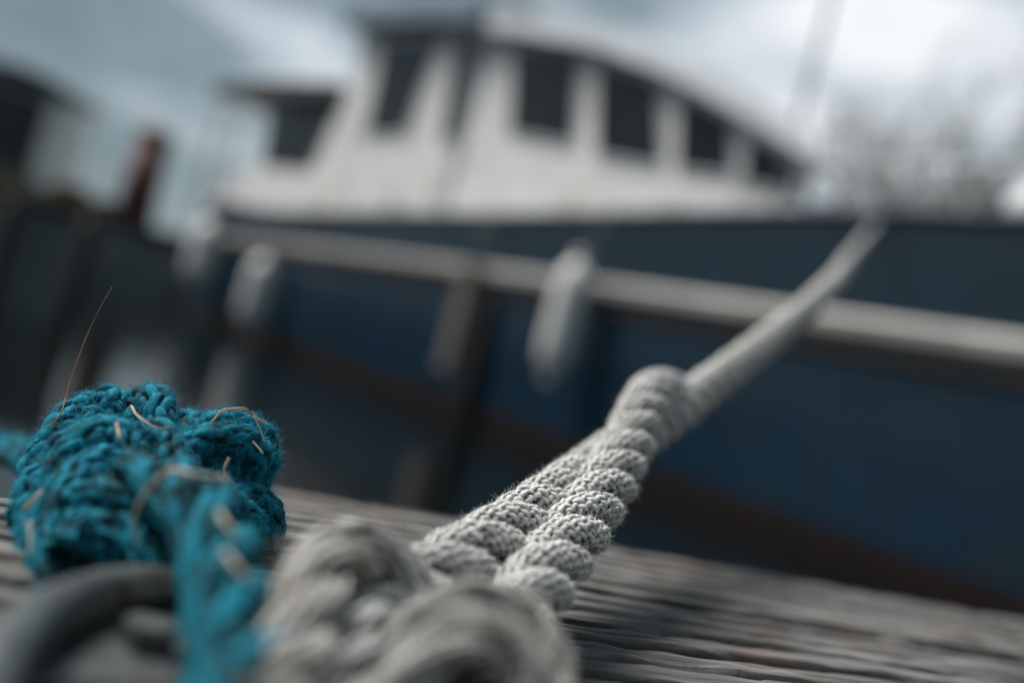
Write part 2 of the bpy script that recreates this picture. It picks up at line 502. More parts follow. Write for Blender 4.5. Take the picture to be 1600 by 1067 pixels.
for i, (wid, deep) in enumerate([(0.112, 0.0015), (0.19, 0.0075), (0.17, 0.0075), (0.18, 0.005)]):
    plank(-0.078 if i == 0 else -0.75, 1.15, w, w + wid, 40 + i * 13, deep)
    w += wid + 0.0022
# bearers below the planks
for k in range(3):
    b = MB(); b.box((-0.5 + k * 0.75, -0.32, -0.155), (0.12, 0.62, 0.16), bev=0.004)
    b.build('bearer', M['darkpile'], dock)
b = MB(); b.box((0.55, -0.06, -0.15), (1.2, 0.07, 0.15), bev=0.004); b.build('edge_beam', M['darkpile'], dock)
for k in range(3):
    b = MB(); b.tube([(-0.5 + k * 0.75, -0.32, -0.235), (-0.5 + k * 0.75, -0.32, -1.6)], 0.10, 18); b.build('dock_pile', M['darkpile'], dock, True)

# ================================================================== ROPES
def catmull(P, n=60):
    P = np.asarray(P, float)
    P = np.vstack([2 * P[0] - P[1], P, 2 * P[-1] - P[-2]])
    res = []
    for i in range(1, len(P) - 2):
        p0, p1, p2, p3 = P[i - 1:i + 3]
        # centripetal-like tangent scaling
        d1 = max(np.linalg.norm(p2 - p1), 1e-9); d0 = max(np.linalg.norm(p1 - p0), 1e-9); d2 = max(np.linalg.norm(p3 - p2), 1e-9)
        m1 = ((p1 - p0) / d0 * d1 + (p2 - p1)) * 0.5
        m2 = ((p2 - p1) + (p3 - p2) / d2 * d1) * 0.5
        t = np.linspace(0, 1, n, endpoint=False)[:, None]
        res.append((2 * t**3 - 3 * t**2 + 1) * p1 + (t**3 - 2 * t**2 + t) * m1 + (-2 * t**3 + 3 * t**2) * p2 + (t**3 - t**2) * m2)
    res.append(P[-2][None])
    return np.vstack(res)

def step_at(p, base, cap):
    d = (p - CAM) @ FW
    c = np.abs(1 - 0.35 / np.maximum(d, 0.08)) * 50
    return np.clip(base * (1 + c / 3.0), base, np.where(d > 1.4, 0.02, cap))

def interp(s, S, X):
    return np.stack([np.interp(s, S, X[:, k]) for k in range(3)], -1)

def unit(a):
    return a / np.maximum(np.linalg.norm(a, axis=-1, keepdims=True), 1e-12)

def frames(C, up=(0.3, 0.1, 1.0)):
    T = unit(np.gradient(C, axis=0))
    N = np.zeros_like(C)
    n = np.cross(T[0], up); n /= np.linalg.norm(n)
    for i in range(len(C)):
        n = n - T[i] * (n @ T[i]); n /= np.linalg.norm(n)
        N[i] = n
    return T, N, np.cross(T, N)

GR = []
def tube_arrays(C, N, B, rad, sides, ang0=None, lobes=None, v=None, uoff=0.0):
    """rad (n,) ; returns V,F,UV"""
    n = len(C)
    a = np.linspace(0, 2 * np.pi, sides, endpoint=False)
    A = np.broadcast_to(a, (n, sides))
    rr = rad[:, None] * (np.ones((n, sides)) if lobes is None else lobes(A, v))
    P = C[:, None] + N[:, None] * (np.cos(A) * rr)[..., None] + B[:, None] * (np.sin(A) * rr)[..., None]
    idx = np.arange(n * sides).reshape(n, sides)
    nx = np.roll(idx, -1, axis=1)
    F = np.stack([idx[:-1], nx[:-1], nx[1:], idx[1:]], -1).reshape(-1, 4)
    uvv = np.stack([np.minimum(A, 2 * np.pi - A) / np.pi * 0.5 + uoff, np.broadcast_to((v if v is not None else np.zeros(n))[:, None], (n, sides)) + uoff * 3], -1).reshape(-1, 2)
    gr = np.clip((np.minimum(A, 2 * np.pi - A) - 0.75) / 0.75, 0, 1)  # yarn flanks darken away from the outside: crevice shade with dirt
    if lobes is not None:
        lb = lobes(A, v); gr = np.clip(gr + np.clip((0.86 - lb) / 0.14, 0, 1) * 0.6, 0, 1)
    GR.append(gr.reshape(-1))
    return P.reshape(-1, 3), F, uvv

FUZZ_PTS = {}
def rope_run(parent, partname, path, R, pitch, yarn_mat, core_mat, fuzz_mat, ny=13, base=0.0007, cap=0.004, hand=1, ply=0.009,
             phase=0.0, jitter=0.00015, fuzz=3000, fuzz_len=0.0026, seed=1, taper_end=None, wob=0.0, hair_r=0.00005, braid=0, bpitch=0.046, sides=10, groove=1.0, fw=14):
    r = np.random.default_rng(seed)
    dense = catmull(path, 80)
    # arc length
    seg = np.linalg.norm(np.diff(dense, axis=0), axis=1)
    S = np.concatenate([[0], np.cumsum(seg)])
    # adaptive stations: integrate 1/step
    st = step_at(dense, base, cap)
    U_ = np.concatenate([[0], np.cumsum(seg / (0.5 * (st[1:] + st[:-1])))])
    nst = int(U_[-1]) + 2
    s = np.interp(np.linspace(0, U_[-1], nst), U_, S)
    C = interp(s, S, dense)
    if wob:
        for k in range(3):
            C[:, k] += wob * (noise1(s, seed * 31 + k, 0.03) - .5)
    T, N, B = frames(C)
    rs = R / 2.17; a = R - rs
    Rm = np.ones(nst)
    if taper_end: Rm = np.clip((s[-1] - s) / taper_end, 0.35, 1) ** 0.5
    ry = np.pi * rs / (ny + np.pi) * 1.06
    part = empty(partname)
    part.parent = parent
    hv, hd = [], []
    for k in range(3):
        th = hand * 2 * np.pi * s / pitch + 2 * np.pi * k / 3 + phase
        rad_dir = N * np.cos(th)[:, None] + B * np.sin(th)[:, None]
        SCn = C + rad_dir * (a * Rm)[:, None]
        t1 = unit(np.gradient(SCn, axis=0))
        e1 = unit(rad_dir - t1 * np.sum(rad_dir * t1, 1, keepdims=True))
        e2 = np.cross(t1, e1)
        Vs, Fs, UVs, mis = [], [], [], []
        GR.clear()
        nv = 0
        def put(V, F, uv, mi):
            nonlocal nv
            Vs.append(V); Fs.append(F + nv); UVs.append(uv); mis.append(np.full(len(F), mi)); nv += len(V)
        V, F, uv = tube_arrays(SCn, e1, e2, np.full(nst, rs - ry * (1.45 if braid else 1.15)) * Rm, 12, v=s)
        put(V, F, uv, 1)
        ptw = 2 * np.pi * a / pitch / rs * 1.0          # yarn twist that brings outer yarns near the rope axis
        if braid:
            ry = np.pi * rs / braid * 0.56
            om = 2 * np.pi / bpitch
        for y in range(2 * braid if braid else ny):
            jn = (noise1(s, seed * 977 + k * 57 + y, 0.012) - .5)
            jr = (noise1(s, seed * 577 + k * 91 + y, 0.009) - .5)
            ph = -hand * ptw * s + 2 * np.pi * y / ny + jn * jitter / rs * 4
            hgt = 0
            if braid:
                sg = 1 if y < braid else -1
                ph = sg * (om * s) + 2 * np.pi * (y % braid) / braid + (jn * jitter / rs * 4)
                hgt = sg * np.cos(braid * om * s + jn * 1.6) * ry * 0.55 - ry * 0.25 + jn * ry * 0.5
            yd = e1 * np.cos(ph)[:, None] + e2 * np.sin(ph)[:, None]
            YC = SCn + yd * ((rs - ry + hgt + jr * jitter * 3) * Rm)[:, None]
            yt = unit(np.gradient(YC, axis=0))
            n1 = unit(yd - yt * np.sum(yd * yt, 1, keepdims=True)); n2 = np.cross(yt, n1)
            off = r.random() * 6.28
            lob = (lambda A, vv, hg=hgt, q=ry: (1.0 + 0.28 * np.abs(np.sin(A)) - 0.12) + 0 * A) if braid else lambda A, vv, off=off: 0.70 + 0.40 * np.abs(np.cos(A - hand * 2 * np.pi * vv[:, None] / ply - off))
            V, F, uv = tube_arrays(YC, n1, n2, ry * Rm * (1.0 + 0.5 * jr) * ((0.86 + 0.20 * sg * np.cos(braid * om * s)) if braid else 1.0), sides, lobes=lob, v=s, uoff=r.random() * 5)
            if braid:
                GR[-1] = np.clip(GR[-1] * 0.9 + 0.6 * np.repeat(np.clip((-0.05 - sg * np.cos(braid * om * s)) / 0.7, 0, 1), sides), 0, 1)  # darker where a yarn dives under: painted shade with dirt
            facing = np.sum(yd * rad_dir, 1)                      # dirt and painted shade in the grooves between the strands
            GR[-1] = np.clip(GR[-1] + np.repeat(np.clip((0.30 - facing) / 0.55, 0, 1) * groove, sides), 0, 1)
            put(V, F, uv, 0)
            if fuzz:
                m = int(fuzz / 3 / (2 * braid if braid else ny)) + 1
                d = (YC - CAM) @ FW
                wt = np.exp(-(np.abs(1 - 0.35 / d) * 50 / fw) ** 2) * np.gradient(s)
                if wt.sum() > 1e-6:
                    m = int(m * min(1, (wt.sum() / 0.05))) + 1
                    ii = r.choice(nst, m, p=wt / wt.sum())
                    aa = r.normal(0, 0.9, m)
                    dirn = n1[ii] * np.cos(aa)[:, None] + n2[ii] * np.sin(aa)[:, None]
                    hv.append(YC[ii] + dirn * ry * 0.9)
                    hd.append(unit(dirn * r.uniform(0.25, 1.0, (m, 1)) + yt[ii] * r.normal(0, 0.9, (m, 1)) + r.normal(0, 0.35, (m, 3))))
        mesh_obj('strand', np.vstack(Vs), np.vstack(Fs), [yarn_mat, core_mat], part, True, np.concatenate(mis), np.vstack(UVs), ('grime_shade', np.concatenate(GR)))
    if fuzz and hv:
        P = np.vstack(hv); D = np.vstack(hd)
        m = len(P)
        ln = np.minimum(fuzz_len * r.lognormal(-0.35, 0.5, m), fuzz_len * 1.5)
        nseg = 4
        pts = [P]
        d = D.copy()
        curl = r.normal(0, 0.45, (m, 3))
        for _ in range(nseg):
            d = unit(d + curl + r.normal(0, 0.15, (m, 3)))
            pts.append(pts[-1] + d * (ln / nseg)[:, None])
        pts = np.stack(pts, 1)                                     # m, nseg+1, 3
        t = unit(pts[:, 1] - pts[:, 0])
        n1 = unit(np.cross(t, r.normal(size=(m, 3)))); n2 = np.cross(t, n1)
        rr = hair_r * np.array([1.1, 1, .9, .75, .4])
        ang = [0, 2.094, 4.189]
        VV = np.stack([pts + (n1[:, None] * math.cos(q_) + n2[:, None] * math.sin(q_)) * rr[None, :, None] for q_ in ang], 2)   # m,5,3,3
        idx = np.arange(m * 5 * 3).reshape(m, 5, 3)
        nx = np.roll(idx, -1, axis=2)
        F = np.stack([idx[:, :-1], nx[:, :-1], nx[:, 1:], idx[:, 1:]], -1).reshape(-1, 4)
        fo = mesh_obj('fuzz', VV.reshape(-1, 3), F, fuzz_mat, part, True)
        fo['kind'] = 'stuff'
    return part

def pix(*pts): return [at(*p) for p in pts]

# ---- grey mooring rope, running from the dock to the boat
HP0 = np.array([2.95, 5.2, 0.0]); HD = unit(np.array([-0.569, 0.822, 0.0])); HI = np.array([HD[1], -HD[0], 0.0])
def hp(s, q, z): return HP0 + HD * s + HI * q + np.array([0, 0, z])
WR = 0.0130
wrope = empty('mooring_rope', (0.0, 0.30, 0.0))
tag(wrope, 'thick grey-white three-strand mooring rope tied on the dock and running up to the blue boat', 'rope')
K = dict(yarn_mat=M['yarn_grey'], core_mat=M['core_grey'], fuzz_mat=M['fuzz_grey'])
KBR = dict(braid=11, sides=6, base=0.00045, bpitch=0.048, hair_r=0.00006)
A0, A1 = at(1292, 452, 1.06), hp(1.50, -0.03, 1.545)
span = [A0 + (A1 - A0) * t - np.array([0, 0, 0.02]) * t * (1 - t) for t in (0.12, 0.3, 0.5, 0.7, 0.88, 0.97)]
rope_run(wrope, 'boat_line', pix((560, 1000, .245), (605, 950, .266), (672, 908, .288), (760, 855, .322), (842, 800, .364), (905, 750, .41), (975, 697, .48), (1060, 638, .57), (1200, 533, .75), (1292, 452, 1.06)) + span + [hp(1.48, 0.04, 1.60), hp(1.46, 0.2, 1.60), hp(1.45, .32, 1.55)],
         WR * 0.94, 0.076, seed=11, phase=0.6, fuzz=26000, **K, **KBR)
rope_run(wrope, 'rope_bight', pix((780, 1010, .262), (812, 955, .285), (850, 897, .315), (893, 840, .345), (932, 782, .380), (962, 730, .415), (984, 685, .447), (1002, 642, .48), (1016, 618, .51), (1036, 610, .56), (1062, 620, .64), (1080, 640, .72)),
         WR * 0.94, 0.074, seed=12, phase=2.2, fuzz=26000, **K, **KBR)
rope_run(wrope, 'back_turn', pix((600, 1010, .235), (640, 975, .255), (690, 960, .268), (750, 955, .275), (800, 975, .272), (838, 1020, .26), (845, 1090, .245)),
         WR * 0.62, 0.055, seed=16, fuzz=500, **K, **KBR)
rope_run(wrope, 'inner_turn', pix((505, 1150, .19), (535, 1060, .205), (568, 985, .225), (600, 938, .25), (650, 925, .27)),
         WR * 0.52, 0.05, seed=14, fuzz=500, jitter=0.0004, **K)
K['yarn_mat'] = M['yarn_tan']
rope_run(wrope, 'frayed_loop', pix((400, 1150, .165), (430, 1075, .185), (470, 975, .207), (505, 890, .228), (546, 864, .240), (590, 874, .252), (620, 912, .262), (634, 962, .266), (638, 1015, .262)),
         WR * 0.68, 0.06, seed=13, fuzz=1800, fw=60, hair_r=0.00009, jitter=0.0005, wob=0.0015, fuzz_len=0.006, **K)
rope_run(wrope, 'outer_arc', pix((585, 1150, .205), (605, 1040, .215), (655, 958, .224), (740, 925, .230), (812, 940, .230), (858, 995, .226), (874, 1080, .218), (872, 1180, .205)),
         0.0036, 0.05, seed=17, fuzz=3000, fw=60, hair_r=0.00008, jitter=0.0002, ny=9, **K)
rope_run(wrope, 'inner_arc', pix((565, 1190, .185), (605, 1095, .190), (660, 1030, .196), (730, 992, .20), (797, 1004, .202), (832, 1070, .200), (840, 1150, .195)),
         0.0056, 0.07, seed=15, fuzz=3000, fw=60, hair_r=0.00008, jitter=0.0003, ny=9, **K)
place(wrope)

# ---- blue rope, tangled knot
brope = empty('blue_rope', (-0.08, 0.32, 0.0))
tag(brope, 'bright teal-blue frayed rope knotted in a tangle round the iron hoop on the dock', 'rope')
KB = dict(yarn_mat=M['yarn_blue'], core_mat=M['core_blue'], fuzz_mat=M['fuzz_blue'], jitter=0.0004, fuzz_len=0.0036, wob=0.0012, braid=6, bpitch=0.060, sides=8, hair_r=0.00006)
BR = 0.0122
rope_run(brope, 'top_bight', pix((98, 870, .285), (88, 785, .314), (104, 712, .340), (142, 666, .36), (200, 646, .365), (262, 668, .355), (296, 722, .345), (280, 790, .335)),
         BR * 1.05, 0.074, seed=21, fuzz=26000, **KB)
rope_run(brope, 'front_bight', pix((145, 880, .27), (128, 808, .29), (134, 738, .308), (180, 700, .322), (240, 715, .322), (270, 770, .315)),
         BR, 0.074, seed=22, fuzz=12000, phase=1.0, **KB)
rope_run(brope, 'left_turn', pix((105, 890, .265), (98, 822, .292), (112, 754, .315), (128, 700, .333), (170, 672, .345)),
         BR * 0.85, 0.074, seed=23, fuzz=12000, phase=1.7, **KB)
rope_run(brope, 'small_bight', pix((215, 800, .322), (265, 765, .330), (318, 715, .338), (350, 694, .345), (374, 694, .355), (384, 716, .372), (372, 752, .385), (340, 780, .39)),
         BR * 1.02, 0.074, seed=24, fuzz=28000, phase=0.3, **KB)
rope_run(brope, 'under_turn', pix((160, 870, .285), (200, 800, .295), (270, 805, .305), (335, 806, .322), (380, 808, .338), (392, 830, .352), (375, 868, .36), (330, 885, .35)),
         BR * 0.95, 0.074, seed=25, fuzz=16000, phase=2.3, **KB)
rope_run(brope, 'hanging_tail', pix((120, 840, .285), (170, 778, .285), (240, 757, .275), (300, 792, .257), (338, 860, .237), (358, 950, .212), (368, 1060, .186), (378, 1180, .160)),
         BR * 0.86, 0.074, seed=26, fuzz=1500, phase=0.8, **KB)
rope_run(brope, 'lower_fill', pix((115, 865, .265), (150, 855, .27), (210, 860, .275), (280, 870, .27), (330, 900, .265)),
         BR * 0.95, 0.055, seed=27, fuzz=800, phase=0.8, **KB)
rope_run(brope, 'rope_tail', pix((-160, 705, .62), (-70, 698, .60), (0, 700, .56), (60, 725, .48), (110, 790, .38)),
         BR * 0.8, 0.055, seed=28, fuzz=300, phase=0.8, **KB)

place(brope)

# ---- dry straws caught in the blue rope
def straw(name, pts, r0, mat, label, group=None, nn=7):
    P = catmull(pts, 12)
    n = len(P)
    rr = [r0 * (1 - 0.55 * (i / (n - 1))) * (0.9 + 0.2 * random.random()) for i in range(n)]
    t = MB(); t.tube(P, rr, nn)
    o = t.build(name, mat, None, True)
    tag(o, label, 'straw', group)
    return o
straw('grass_stalk', pix((40, 712, .330), (95, 645, .338), (103, 618, .343), (122, 560, .350), (140, 515, .354), (158, 478, .357), (175, 449, .36)), 0.00026, M['stalk'],
      'thin upright brown grass stalk standing out of the top of the blue knot')
P3 = pix((328, 664, .336), (350, 642, .338), (385, 640, .342), (402, 652, .345), (417, 660, .347))
tw = empty('straw_twist', tuple(P3[0]))
tag(tw, 'twist of orange-brown straws arching over the top of the small blue hump', 'straw')
for k in range(3):
    Q = catmull([p + np.array([0, 0, 1]) * 0.0005 * math.sin(i * 2 + k * 2.1) + np.array([0, 1, 0]) * 0.0005 * math.cos(i * 2 + k * 2.1) - FW * 0.001 for i, p in enumerate(P3[:5 - k % 2])], 12)
    t = MB(); t.tube(Q, [0.0003 * (1 - 0.5 * i / len(Q)) for i in range(len(Q))], 6); t.build('blade', M['straw'], tw, True)
place(tw)
straw('bent_straw', pix((397, 650, .342), (406, 670, .341), (413, 690, .340)), 0.00035, M['straw'], 'short orange straw hanging down the right flank of the small blue hump')
straw('bent_straw', pix((395, 690, .338), (404, 700, .337), (411, 709, .336)), 0.0005, M['pale_straw'], 'short pale straw stub below the orange straws on the small blue hump')
straw('bent_straw', pix((284, 683, .330), (298, 681, .332), (318, 673, .336)), 0.0003, M['straw'], 'thin tan straw bridging the gap between the big blue coil and the small hump')
straw('bent_straw', pix((358, 715, .326), (350, 738, .325), (362, 752, .327), (370, 760, .33)), 0.0006, M['pale_straw'], 'kinked pale straw at the foot of the small blue hump')
straw('bent_straw', pix((205, 634, .335), (222, 655, .318), (245, 668, .316), (266, 668, .318)), 0.0004, M['pale_straw'], 'thin pale straw lying across the top of the big blue coil')
straw('bent_straw', pix((182, 662, .306), (188, 685, .302), (195, 697, .304)), 0.0006, M['pale_straw'], 'short cream straw curl on the front of the big blue coil')
straw('long_straw', pix((352, 748, .262), (305, 742, .245), (265, 736, .250), (232, 765, .252), (208, 815, .252), (218, 850, .252)), 0.0008, M['pale_straw'], 'long folded beige straw draped over the front blue coil')
straw('bent_straw', pix((40, 795, .283), (55, 778, .283), (68, 765, .285)), 0.0007, M['straw'], 'tan straw bit low on the left flank of the blue knot')
straw('bent_straw', pix((46, 815, .27), (47, 840, .267), (47, 866, .264)), 0.0006, M['pale_straw'], 'grey upright straw hanging at the lower left of the blue knot')

straw('bent_straw', pix((342, 800, .222), (356, 822, .218), (372, 838, .217)), 0.0007, M['pale_straw'], 'blurred pale fleck caught high on the hanging blue tail')
straw('bent_straw', pix((352, 862, .208), (372, 888, .204), (396, 908, .203)), 0.0007, M['pale_straw'], 'blurred pale fleck caught low on the hanging blue tail')

# ---- iron hoop
hoop = empty('iron_hoop', tuple(at(150, 1080, .21) * np.array([1, 1, 0])))
tag(hoop, 'dark worn iron mooring hoop bolted to the dock below the blue knot', 'mooring hoop')
b = MB()
b.tube(catmull(pix((410, 1075, .255), (395, 1000, .26), (350, 948, .262), (300, 928, .257), (240, 920, .249), (180, 924, .238), (120, 940, .222), (60, 970, .203), (10, 1018, .185), (-30, 1085, .17), (-55, 1180, .155)), 8), 0.0060, 24); b.build('bar', M['iron'], hoop, True)
b = MB()
pc = at(215, 1050, .22); 
b.box((pc[0], pc[1], 0.003), (0.05, 0.045, 0.006), math.radians(25), bev=0.0015); b.build('plate', M['iron'], hoop)
b = MB()
hx = [(math.cos(i * math.pi / 3 + .3) * 0.006, math.sin(i * math.pi / 3 + .3) * 0.006) for i in range(6)]
b.prism(hx, (1, 0, 0), (0, 1, 0), (pc[0], pc[1], 0.0065), (0, 0, 0.005)); b.build('bolt', M['iron'], hoop)
place(hoop)

# ================================================================== BOAT
boat = empty('boat', tuple(hp(6, 2.1, WATER_Z)))
tag(boat, 'old navy-blue steel boat with off-white cabin and pale rubbing strake moored beyond the dock', 'boat')
SS = np.concatenate([np.linspace(-6.5, -2, 10), np.linspace(-1.4, 13, 22), np.linspace(13.6, 18.6, 12)])
def half(s):
    if s < 0: return 2.1 * max(0.02, 1 - ((-s) / 6.5) ** 2.2)
    if s > 14: return 2.1 * max(0.30, (1 - ((s - 14) / 5.2) ** 3))
    return 2.1
def sheer(s): return 1.46 + 0.0 * s + 0.16 * max(0, (6 - s)) / 4.5 * (1 if s > 1.5 else 1) - (0.0 if s > 1.5 else 0.045 * (1.5 - s)) if s < 6 else 1.46 - 0.022 * min(s - 6, 6) + 0.05 * max(0, s - 13)
def railz(s): return 0.865 + 0.0005 * s if s < 7 else 0.868 - 0.008 * (s - 7)
rows = [(-1.5, .45), (-1.05, .86), (-0.42, .975), (0.2, 0.99), (0.86, 1.0), ('r', 1.0), ('t', 1.0)]
V = []
for s_ in SS:
    h_ = half(s_)
    sec = []
    for z, k in rows:
        zz = sheer(s_) if z == 't' else (sheer(s_) - 0.25 if z == 'r' else z)
        sec.append((zz, h_ * k))
    for zz, b_ in sec: V.append(hp(s_, 2.1 - b_, zz))
    V.append(hp(s_, 2.1 - h_ + min(.07, h_ * .5), sheer(s_)))
    V.append(hp(s_, 2.1 - h_ + min(.07, h_ * .5), 1.15))
    V.append(hp(s_, 2.1 + h_ - min(.07, h_ * .5), 1.15))
    V.append(hp(s_, 2.1 + h_ - min(.07, h_ * .5), sheer(s_)))
    for zz, b_ in reversed(sec): V.append(hp(s_, 2.1 + b_, zz))
nr = 18
F, mi = [], []
for i in range(len(SS) - 1):
    for k in range(nr):
        a, b_ = i * nr + k, i * nr + (k + 1) % nr
        F.append([a, a + nr, b_ + nr, b_])
        mi.append(1 if k in (0, 1, 15, 16, 17) else (2 if k in (4, 5, 6, 7, 9, 10, 11, 12) else (3 if k == 8 else 0)))
F.append(list(range(nr))); mi.append(0)
F.append(list(range((len(SS) - 1) * nr, len(SS) * nr))[::-1]); mi.append(2)
ho = mesh_obj('hull', V, F, [M['hull'], M['boot'], M['hulltop'], M['white']], boat, False, mi)
# rubbing strake, cap rail
b = MB()
def strip(b, z_of, hgt, dep, q0, s0, s1, mi=0):
    ss = [x for x in SS if s0 <= x <= s1]
    VV = []
    for x in ss:
        qq = 2.1 - half(x) + q0
        z = z_of(x)
        for dq, dz in ((0, -hgt / 2), (-dep * .7, -hgt / 2), (-dep, -hgt / 4), (-dep, hgt / 4), (-dep * .7, hgt / 2), (0, hgt / 2)):
            VV.append(hp(x, qq + dq, z + dz))
    FF = []
    for i in range(len(ss) - 1):
        for k in range(6):
            a, c = i * 6 + k, i * 6 + (k + 1) % 6
            FF.append((a, c, c + 6, a + 6))
    FF.append(tuple(range(5, -1, -1))); FF.append(tuple(range((len(ss) - 1) * 6, len(ss) * 6)))
    b.add(VV, FF, mi)
strip(b, railz, 0.15, 0.09, 0.01, -6.0, 18.4); b.build('rubbing_strake', M['rail'], boat)
b = MB(); strip(b, lambda s_: railz(s_) - 0.155, 0.10, 0.035, 0.004, -6.0, 18.4); b.build('strake_rubber', M['rubber_shadow'], boat)
b = MB(); strip(b, lambda s_: sheer(s_) + 0.022, 0.045, 0.15, 0.11, -6.0, 18.4); b.build('cap_rail', M['blueroof'], boat)
for s_ in (5.72,):
    b = MB(); a_ = hp(s_, -0.05, 0.1); b.box(tuple(a_), (0.22, 0.1, 1.05), math.atan2(HD[1], HD[0]), bev=0.02); b.build('board_shadow_pad', M['rubber_shadow'], boat)  # black block standing in for the shadow beside the fender board
for s_ in (8.2, 10.4, 13.2):
    b = MB(); a_ = hp(s_, -0.012, 1.21); b.box(tuple(a_), (0.34, 0.03, 0.07), math.atan2(HD[1], HD[0]), bev=0.012); b.build('scupper', M['dark'], boat)

Z3 = np.array([0, 0, 1.0])
def taper(s_): return 5.9 + (s_ - 2.35) * (8.3 - 5.9) / (8.3 - 2.35)
def side(name, poly, q0, thick, mat, parent=None, mi=0, far=None):
    b = MB(); b.prism(poly, HD, Z3, HP0 + HI * q0, HI * thick, mi, far); return b.build(name, mat, parent or boat)
# aft-sloping coach roof cabin
cab = side('cabin', [(2.45, 1.16), (2.62, 2.15), (3.2, 2.45), (4.15, 2.85), (5.5, 3.29), (7.24, 3.66), (8.05, 3.80), (8.05, 1.16)], 0.5, 3.2, M['white'], far=taper)
def window(poly, q=0.5, fr=0.025, parent=None, mat='white2'):
    """raised frame round a recessed pane, both sides of the boat's near wall"""
    P = np.array(poly); c = P.mean(0)
    big = c + (P - c) * (1 + fr * 2 / np.abs(P - c).max())
    n = len(P)
    b = MB()
    V = [HP0 + HD * p[0] + Z3 * p[1] + HI * (q - 0.03) for p in P] + [HP0 + HD * p[0] + Z3 * p[1] + HI * (q - 0.03) for p in big]
    V += [v + HI * 0.028 for v in V]
    F = []
    for i in range(n):
        j = (i + 1) % n
        F += [(i, j, j + n, i + n), (i + n, j + n, j + 3 * n, i + 3 * n), (j, i, i + 2 * n, j + 2 * n)]
    b.add(V, F)
    f_ = b.build('window', M[mat], parent or boat)
    g = MB(); g.prism([tuple(p) for p in P], HD, Z3, HP0 + HI * (q - 0.012), HI * 0.008)
    g.build('pane', M['glass'], f_)
    return f_
window([(6.98, 2.55), (7.40, 3.64), (6.02, 3.36), (5.70, 2.37)])
window([(5.3, 2.26), (5.68, 3.26), (4.64, 2.96), (4.28, 2.13)])
window([(4.08, 2.10), (4.30, 2.82), (3.55, 2.52), (3.38, 2.04)], fr=0.02)
window([(3.26, 1.98), (3.32, 2.40), (2.74, 2.14), (2.70, 1.90)], fr=0.02)
# coach roof
rp = [(2.35, 2.12), (2.5, 2.30), (3.2, 2.66), (4.15, 3.07), (5.5, 3.52), (7.24, 3.90), (8.3, 4.07)]
side('coach_roof', rp + [(8.3, 3.88), (7.24, 3.70), (5.5, 3.32), (4.15, 2.87), (3.2, 2.46), (2.5, 2.13)], 0.28, 3.65, M['roof'], far=taper)
side('roof_trim', [(2.40, 2.06), (3.2, 2.425), (4.15, 2.835), (5.5, 3.28), (7.24, 3.655), (8.1, 3.80), (8.1, 3.86), (7.24, 3.72), (5.5, 3.345), (4.15, 2.90), (3.2, 2.485), (2.45, 2.14)], 0.40, 0.09, M['wood_trim'])
# wheelhouse
side('wheelhouse', [(8.052, 1.16), (8.052, 3.80), (9.3, 3.98), (11.9, 4.30), (11.75, 3.6), (12.5, 1.95), (12.5, 1.16)], 0.45, 3.3, M['white'])
window([(9.45, 2.62), (9.2, 3.90), (10.95, 4.08), (10.75, 2.64)], q=0.45)
window([(8.07, 2.5), (8.10, 3.74), (8.72, 3.83), (8.45, 2.5)], q=0.45, fr=0.01)
side('wheelhouse_roof', [(7.9, 3.86), (9.3, 4.06), (12.1, 4.40), (12.2, 4.60), (9.3, 4.30), (7.9, 4.10)], 0.15, 3.9, M['blueroof'])
for s_, h_ in ((10.8, .75), (9.2, .5)):
    b = MB(); a_ = hp(s_, 1.6, 4.2); b.tube([a_, a_ + Z3 * h_], 0.12, 14); b.build('vent_pipe', M['white2'], boat, True)
b = MB(); a_ = hp(8.6, 1.2, 4.15); b.box(tuple(a_ + Z3 * .18), (0.5, 0.5, 0.36), 0.6, bev=0.05); b.build('lamp_housing', M['dark'], boat)
# stern shelter: dark canopy on a low white house
side('stern_house', [(12.502, 1.16), (12.502, 2.15), (15.3, 2.28), (17.6, 1.75), (17.6, 1.16)], 0.5, 3.2, M['white'])
side('shelter_glazing', [(12.55, 2.16), (12.45, 3.3), (15.75, 3.46), (15.25, 2.285)], 0.62, 2.9, M['glass'])
side('shelter_canopy', [(12.0, 3.30), (12.0, 3.50), (15.5, 3.85), (18.6, 4.02), (18.7, 3.84), (15.5, 3.52)], 0.3, 3.6, M['dark'])
for s_ in (13.3, 14.3):
    side('mullion', [(s_, 2.2), (s_ + .1, 3.35), (s_ + .18, 3.35), (s_ + .08, 2.2)], 0.58, 0.04, M['dark'])
for s_ in (16.6, 18.1):
    b = MB(); b.tube([hp(s_, .45, 1.5), hp(s_, .45, 3.9)], 0.03, 8); b.build('canopy_post', M['steel'], boat, True)
# cabin side rail, front rail
b = MB()
for s_ in np.linspace(-4.5, 2.2, 9):
    qq = 2.1 - half(s_) + 0.05
    b = MB(); b.tube([hp(s_, qq, sheer(s_)), hp(s_, qq, sheer(s_) + 0.62)], 0.016, 8); b.build('stanchion', M['steel'], boat, True)
for dz in (0.34, 0.62):
    b = MB(); b.tube([hp(s_, 2.1 - half(s_) + 0.05, sheer(s_) + dz) for s_ in np.linspace(-4.5, 2.2, 16)], 0.013, 8); b.build('guard_rail', M['steel'], boat, True)
for s_ in np.linspace(8.5, 12.5, 4):
    b = MB(); b.tube([hp(s_, .06, sheer(s_)), hp(s_, .06, sheer(s_) + 0.55)], 0.016, 8); b.build('stanchion', M['steel'], boat, True)
